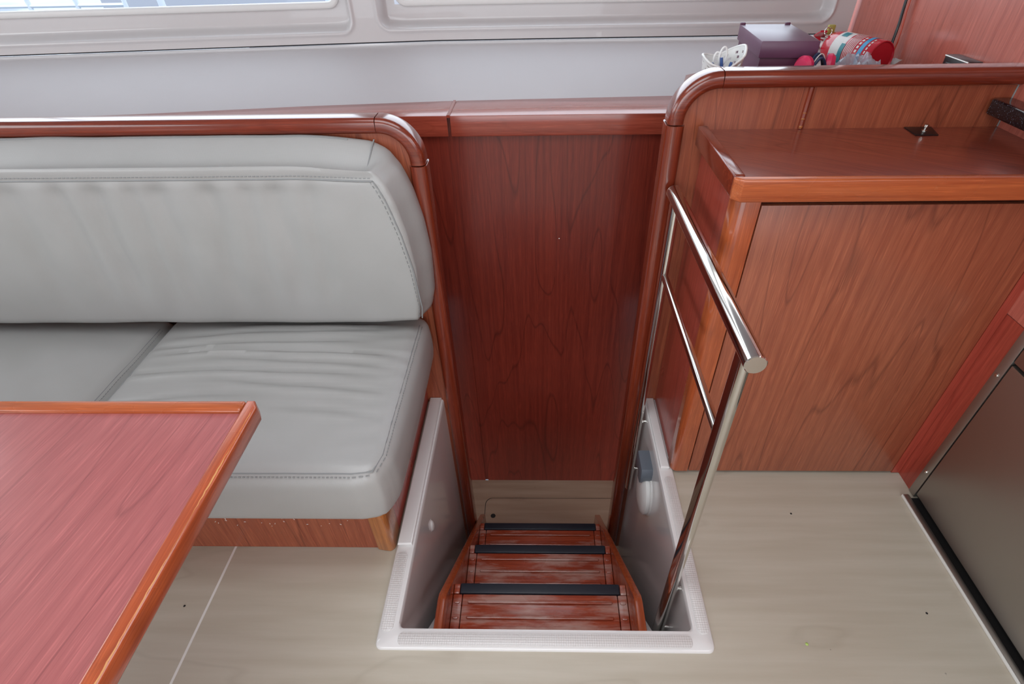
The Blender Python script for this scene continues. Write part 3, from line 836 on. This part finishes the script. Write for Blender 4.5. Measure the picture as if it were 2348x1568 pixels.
# ================================================================== OVEN UNIT
t = Thing('galley_unit', 'stainless steel fronted oven unit with cherry edge, standing on the floor', 'oven', (1.2, .6, 0))
t.part('carcass', bx(new(), 1.1085, 1.5, -.1, 1.02, .0005, .598), 'dark', smooth=False)
t.part('toe_gap', bx(new(), 1.0816, 1.1084, -.1, .954, .0003, .0015), 'dark', smooth=False)
t.part('side_strip', bx(new(), 1.0985, 1.1085, .982, 1.075, .0005, .598), 'red_side', smooth=False)
fr = t.part('front_frame', bx(new(), 1.0915, 1.1083, .9555, .981, .006, .60, .0015), 'steel_dull')
for z in (.106, .474):
    bm = new(); lathe(bm, [(.0055, 0), (.0055, .001), (.004, .0032), (0, .0038)], (1.0915, .968, z), (-1, 0, 0), 12); t.part('screw', bm, 'steel', parent=fr)
t.part('oven_door', bx(new(), 1.089, 1.108, .30, .950, .026, .520, .0025), 'steel_dull')
t.part('top_panel', bx(new(), 1.089, 1.108, .30, .951, .528, .598, .0025), 'steel_dull')
t.part('drawer_front', bx(new(), 1.089, 1.108, -.095, .294, .026, .598, .0025), 'steel_dull')
t.part('sill', bx(new(), 1.066, 1.0815, -.1, .962, .0005, .010, .002), 'steel_dull')
t.part('sill_edge', bx(new(), 1.062, 1.0659, -.1, .962, .0005, .0085, .001), 'caulk')

# ================================================================== THINGS ON THE SHELF
ZS = .9402
# ---- shoe box with lid
t = Thing('shoe_box', 'plum cardboard box with a lid, on the shelf behind the rail', 'box', (.636, 1.66, ZS))
ang = R(-4.0)
def rot_bm(bm, c, a):
    m = Matrix.Rotation(a, 3, 'Z'); cc = Vector(c)
    for v in bm.verts:
        p = v.co - cc; v.co = m @ p + cc
    return bm
cb = (.637, 1.66, 0)
bm = new(); bx(bm, .571, .703, 1.537, 1.783, ZS, 1.075, .001); t.part('box_body', rot_bm(bm, cb, ang), 'purple')
bm = new(); bx(bm, .566, .708, 1.532, 1.788, 1.048, 1.086, .0015); ld = t.part('lid', rot_bm(bm, cb, ang), 'purple_lid')
for xa, xb in ((.566, .580), (.690, .704)):
    bm = new(); bx(bm, xa, xb, 1.779, 1.789, 1.083, 1.091, .002); t.part('torn_flap', rot_bm(bm, cb, ang), 'purple', parent=ld)

# ---- perforated white basket with clothes pegs
t = Thing('basket', 'white perforated plastic basket holding small bits, on the shelf', 'basket', (.458, 1.5, ZS))
def basket():
    bm = new(); n = 36; rows = 16; vs = []
    cx, cy = .458, 1.505
    for j in range(rows+1):
        ring = []; f = (j/rows)**.6
        for i in range(n):
            a = 2*math.pi*i/n; s_ = .036 + .014*f
            ca, sa = math.cos(a), math.sin(a)
            k = 1/max(abs(ca), abs(sa))*.25 + .75       # softly squared plan
            top = 1.052 + .034*max(0, ca)*.9 + .010*max(0, -ca) - .012*abs(sa)*(1 if sa < 0 else .1)
            ring.append(bm.verts.new((cx + s_*k*ca, cy + s_*k*sa, ZS + (top-ZS)*f)))
        vs.append(ring)
    bm.faces.new(vs[0][::-1])
    for j in range(rows):
        for i in range(n):
            hole = (3 <= j <= 14) and (j % 2 == 1) and ((i + (j//2 % 2)) % 3 == 0)
            if not hole: bm.faces.new((vs[j][i], vs[j][(i+1) % n], vs[j+1][(i+1) % n], vs[j+1][i]))
    bmesh.ops.recalc_face_normals(bm, faces=bm.faces)
    bmesh.ops.solidify(bm, geom=bm.faces[:], thickness=.0018)
    rim = [vs[rows][i].co.copy() for i in range(n)]
    return bm, rim
bm, rim = basket()
t.part('basket_wall', bm, 'white_plastic'); t.part('rim', tube(new(), rim + [rim[0]], .0028, 8), 'white_plastic')
def peg(name, label, a, b, mat):
    t = Thing(name, label, 'clothes peg', tuple((Vector(a)+Vector(b))/2))
    a, b = Vector(a), Vector(b); d = (b-a); s = d.cross(Vector((0, 1, 0))).normalized()*.006
    t.part('jaw', tube(new(), [a+s, a.lerp(b, .5)+s*.7, b+s*2.2], [.0035, .0045, .0035], 8), mat)
    t.part('jaw', tube(new(), [a-s*.3, a.lerp(b, .5)-s*.4, b-s*2.0], [.0035, .0045, .0035], 8), mat)
    t.part('spring', tube(new(), [a.lerp(b, .45)+Vector((0, -.007, 0)), a.lerp(b, .45)+Vector((0, .007, 0))], .004, 8), 'steel')
peg('clothes_peg', 'blue plastic clothes peg leaning left inside the white basket', (.462, 1.476, 1.012), (.436, 1.480, 1.056), 'blue')
peg('clothes_peg', 'blue plastic clothes peg leaning right inside the white basket', (.458, 1.474, 1.014), (.482, 1.476, 1.044), 'blue')
for i, (x, z, a) in enumerate(((.452, 1.062, .2), (.440, 1.050, -.3))):
    bm = new(); ring = [(x + .0085*math.cos(u), 1.490 + .004*i, z + .021*math.sin(u) + a*.01*math.cos(u)) for u in [2*math.pi*k/20 for k in range(21)]]
    tube(bm, ring, .0028, 8)
    bx(bm, x-.004, x+.004, 1.485+.004*i, 1.495+.004*i, .985, z-.018, .002)
    o = mesh_obj('plastic_clip', bm, 'white_plastic', origin=(x, 1.49, z-.03)); tag(o, ['white looped plastic clip, taller of two in the basket', 'white looped plastic clip, lower of two in the basket'][i], 'clip')
bm = new(); bmesh.ops.create_icosphere(bm, subdivisions=2, radius=.006)
for v in bm.verts: v.co += Vector((.489, 1.473, 1.038))
bx(bm, .486, .492, 1.470, 1.476, .99, 1.034)
o = mesh_obj('pin', bm, 'lime', origin=(.489, 1.473, 1.0)); tag(o, 'pale green headed pin inside the white basket', 'pin')

# ---- fire extinguisher lying on its side
A, Bq = Vector((1.000, 1.775, .9925)), Vector((.938, 1.945, .9925)); ax = (Bq-A).normalized(); Lx = (Bq-A).length; RE = .0500
t = Thing('fire_extinguisher', 'red fire extinguisher lying on the shelf against the side wall', 'fire extinguisher', (.97, 1.86, ZS))
bm = new(); lathe(bm, [(.044, .004), (.047, 0), (RE-.001, .001), (RE, .004), (RE, Lx-.015), (.047, Lx+.006), (.034, Lx+.022), (.018, Lx+.028), (.016, Lx+.04)], A, ax, 48)
body = t.part('cylinder', bm, 'red_paint')
bm = new(); lathe(bm, [(0, .0039), (.03, .0030), (.042, .0036), (.0435, .0052)], A, ax, 40); t.part('base_dish', bm, 'red_paint', parent=body)
sd = ax.cross(Vector((0, 0, 1))).normalized(); upv = sd.cross(ax).normalized()
def patch(d0, d1, a0, a1, lift, mat, name='label', parent=None):
    bm = new(); n = 14; g = []
    for k in range(n+1):
        a = R(a0 + (a1-a0)*k/n); rr = RE + lift
        g.append([bm.verts.new(A + ax*d + (sd*math.cos(a) + upv*math.sin(a))*rr) for d in (d0, d1)])
    fs = [bm.faces.new((p[0], q[0], q[1], p[1])) for p, q in zip(g, g[1:])]
    bmesh.ops.recalc_face_normals(bm, faces=fs)
    return t.part(name, bm, mat, parent=parent or body)
# which side faces the cabin: choose the side vector pointing towards -x / -y
if sd.x > 0: sd = -sd
patch(.104, .152, -35, 112, .0004, 'label_white')
patch(.106, .150, -33, -4, .0008, 'label_blue', 'label_block'); patch(.100, .116, -30, 34, .0010, 'label_teal', 'label_block')
patch(.120, .142, 58, 84, .0009, 'label_teal', 'label_block')
for k in range(6): patch(.0655 + .0058*k, .0675 + .0058*k, -38 + 4*k, 100, .0009, 'label_white', 'text_line')
patch(.032, .046, -45, 118, .0008, 'label_blue', 'label_band')
for k in range(9): patch(.0515, .0585, -36 + 13*k, -28 + 13*k, .0009, 'label_white', 'lettering')
for k in range(9): patch(.020, .0245, -30 + 12*k, -22 + 12*k, .0009, 'label_white', 'lettering')
V0 = A + ax*(Lx+.03)
bm = new(); lathe(bm, [(.019, 0), (.019, .012), (.014, .014), (.014, .034), (.010, .036)], V0, ax, 16); vv = t.part('valve', bm, 'label_white')
bm = new(); sweep(bm, rrect(.020, .006, .002, 2), [V0 + ax*.030 + upv*.012, V0 + ax*.036 + upv*.026 + sd*.01, V0 - ax*.004 + upv*.046 + sd*.035], sd.cross(ax)); t.part('lever', bm, 'red_paint')
bm = new(); sweep(bm, rrect(.020, .006, .002, 2), [V0 + ax*.028 - upv*.0, V0 + ax*.02 + sd*.03 - upv*.004, V0 - ax*.012 + sd*.062 + upv*.004], sd.cross(ax)); t.part('lever', bm, 'red_paint')
rc = V0 + upv*.045 + sd*.024 - ax*.01
bm = new(); tube(bm, [rc + (Vector((1, 0, 0))*math.cos(u) + Vector((0, .3, .95))*math.sin(u))*.0115 for u in [2*math.pi*k/24 for k in range(25)]], .0013, 8); t.part('pull_ring', bm, 'steel')
bm = new(); bx(bm, -.011, .011, -.006, .006, -.014, .014, .003)
for v in bm.verts: v.co += V0 + upv*.047 + ax*.006
t.part('safety_tag', bm, 'olive', label='olive yellow safety tag')
bm = new(); lathe(bm, [(.013, 0), (.013, .004), (0, .005)], V0 + ax*.02 + upv*.02, upv, 16); t.part('gauge', bm, 'label_white', parent=vv)

# ---- pink and navy ear defenders
t = Thing('ear_defenders', 'hot pink ear defenders with a navy band, in front of the plum box', 'ear defenders', (.70, 1.52, ZS))
for (x, y, z, dx) in ((.668, 1.50, 1.030, -1), (.722, 1.52, 1.030, 1)):
    bm = new(); lathe(bm, [(.022, 0), (.027, .004), (.027, .014), (.02, .022), (0, .024)], (x, y, z), (dx, -.5, .1), 24)
    for v in bm.verts: v.co.z = z + (v.co.z-z)*1.1
    t.part('ear_cup', bm, 'pink')
for k, (off, hh) in enumerate(((0, 0), (.012, .002), (-.012, -.003))):
    pts = [(.672 + .052*u, 1.488 + off + .02*u, 1.016 + .044*math.sin(math.pi*min(1, .15+u*.9)) + hh) for u in [q/12 for q in range(13)]]
    bm = new(); sweep(bm, rrect(.005, .010, .002, 2), pts, (.2, 1, 0)); t.part('head_band', bm, 'navy')
bm = new(); pts = [(.674 + .05*u, 1.484 + .02*u, 1.0195 + .0455*math.sin(math.pi*min(1, .15+u*.9))) for u in [q/12 for q in range(13)]]
tube(bm, pts, .0012, 6); t.part('piping', bm, 'label_white')

# ---- crumpled clear plastic bag
bm = new(); n = 26
g = [[bm.verts.new((.735 + .19*i/n, 1.46 + .20*j/n, ZS + .002 + (.092 + .038*noise.noise(Vector((i*.23, j*.23, 2))) + .020*noise.noise(Vector((i*.6, j*.6, 7))))*max(.02, math.sin(math.pi*i/n)*math.sin(math.pi*j/n))**.45)) for j in range(n+1)] for i in range(n+1)]
for i in range(n):
    for j in range(n): bm.faces.new((g[i][j], g[i+1][j], g[i+1][j+1], g[i][j+1]))
o = mesh_obj('plastic_bag', bm, 'poly', origin=(.82, 1.56, ZS), angle=25); tag(o, 'crumpled clear plastic bag beside the fire extinguisher', 'bag')

# ---- black cable and orange wire running down the side wall
pts = [(1.082, 1.905, 1.30), (1.082, 1.898, 1.13), (1.081, 1.892, 1.10), (1.079, 1.884, 1.07), (1.077, 1.880, 1.04), (1.076, 1.879, 1.01), (1.072, 1.872, .975), (1.06, 1.855, .95), (1.03, 1.85, .945)]
o = mesh_obj('cable', tube(new(), pts, .0042, 8), 'black', origin=(1.06, 1.86, ZS)); tag(o, 'black cable hanging down the cherry side wall', 'cable')
pts = [(1.0855, 1.893, 1.30), (1.0855, 1.880, 1.10), (1.0845, 1.869, 1.05), (1.0845, 1.866, 1.02), (1.083, 1.869, .985), (1.08, 1.86, .95), (1.05, 1.84, .943)]
o = mesh_obj('wire', tube(new(), pts, .0022, 8), 'orange_wire', origin=(1.06, 1.86, ZS)); tag(o, 'thin orange wire beside the black cable', 'wire')
bm = new()
g = [[bm.verts.new((1.02 + .06*i/6, 1.80 + .055*j/5, ZS + .024 + .016*noise.noise(Vector((i*.7, j*.8, 1))) + .02*i/6)) for j in range(6)] for i in range(7)]
for i in range(6):
    for j in range(5): bm.faces.new((g[i][j], g[i+1][j], g[i+1][j+1], g[i][j+1]))
bmesh.ops.solidify(bm, geom=bm.faces[:], thickness=.0012)
o = mesh_obj('paper_scrap', bm, 'label_white', origin=(1.05, 1.82, ZS)); tag(o, 'white paper scrap at the foot of the black cable', 'paper')

# ---- black socket box on the side wall
t = Thing('socket_box', 'black socket box fixed low on the cherry side wall', 'socket', (1.08, 1.56, .965))
t.part('housing', bx(new(), 1.062, 1.0975, 1.492, 1.592, .965, 1.041, .003), 'black')
t.part('cover', bx(new(), 1.0585, 1.0625, 1.507, 1.577, .975, 1.026, .002), 'black')
t.part('hinge_bar', tube(new(), [(1.062, 1.494, 1.0385), (1.062, 1.590, 1.0385)], .0022, 8), 'steel_dull')

# ================================================================== OUTSIDE
struct('ground_water', bx(new(), -80, 80, -80, 120, -1.5, -1.4), 'water', 'harbour water outside the windows', smooth=False)
o = mesh_obj('pontoon', bx(new(), -40, 40, 9, 17, -1.2, -.1, .05), 'pontoon', origin=(0, 12, -1.2)); tag(o, 'grey floating pontoon outside the cabin windows', 'pontoon')
def boat(x, y, L, label):
    t = Thing('moored_boat', label, 'boat', (x, y, -1.2), 'boats moored beyond the windows')
    bm = new(); rings = []
    for k in range(13):
        u = k/12; wd = 1.1*math.sin(math.pi*(.18 + .80*u))**.7*(1 if u < .8 else 1-(u-.8)*3.5); px = x - L/2 + L*u
        rings.append([bm.verts.new((px, y + s_*wd*f, z)) for s_, f, z in ((-1, 1, .1+.15*u), (-1, .9, -.6), (-1, .2, -1.25), (1, .2, -1.25), (1, .9, -.6), (1, 1, .1+.15*u))])
    for a, b in zip(rings, rings[1:]):
        for j in range(6): bm.faces.new((a[j], a[(j+1) % 6], b[(j+1) % 6], b[j]))
    bm.faces.new(rings[0]); bm.faces.new(rings[-1]); bmesh.ops.recalc_face_normals(bm, faces=bm.faces)
    t.part('hull', bm, 'hull')
    t.part('cabin', bx(new(), x-L*.2, x+L*.22, y-.7, y+.7, .1, .75, .12, 3), 'hull')
    t.part('mast', tube(new(), [(x+L*.1, y, .7), (x+L*.1, y, 9)], .08, 10), 'steel_dull')
    for k in range(13):
        px = x - L*.45 + L*.85*k/12; t.part('stanchion', tube(new(), [(px, y-.85, .15), (px, y-.85, .8)], .022, 6), 'hull')
    for z in (.50, .67, .8): t.part('guard_rail', tube(new(), [(x-L*.45, y-.85, z), (x+L*.4, y-.85, z)], .018, 6), 'hull')
boat(-7.0, 7.2, 7.0, 'white sailing boat moored with its mast amidships, outside the window')
for x, lb_ in ((-3.1, 'white mooring post on the pontoon, farther from the moored boat'), (-5.6, 'white mooring post on the pontoon, closer to the moored boat')):
    bm = new(); tube(bm, [(x, 9.3, -.1), (x, 9.3, 1.0)], .05, 10); bx(bm, x-.12, x+.12, 9.18, 9.42, -.1, 0, .02)
    o = mesh_obj('mooring_post', bm, 'hull', origin=(x, 9.3, -.1)); tag(o, lb_, 'post', 'mooring posts on the pontoon')
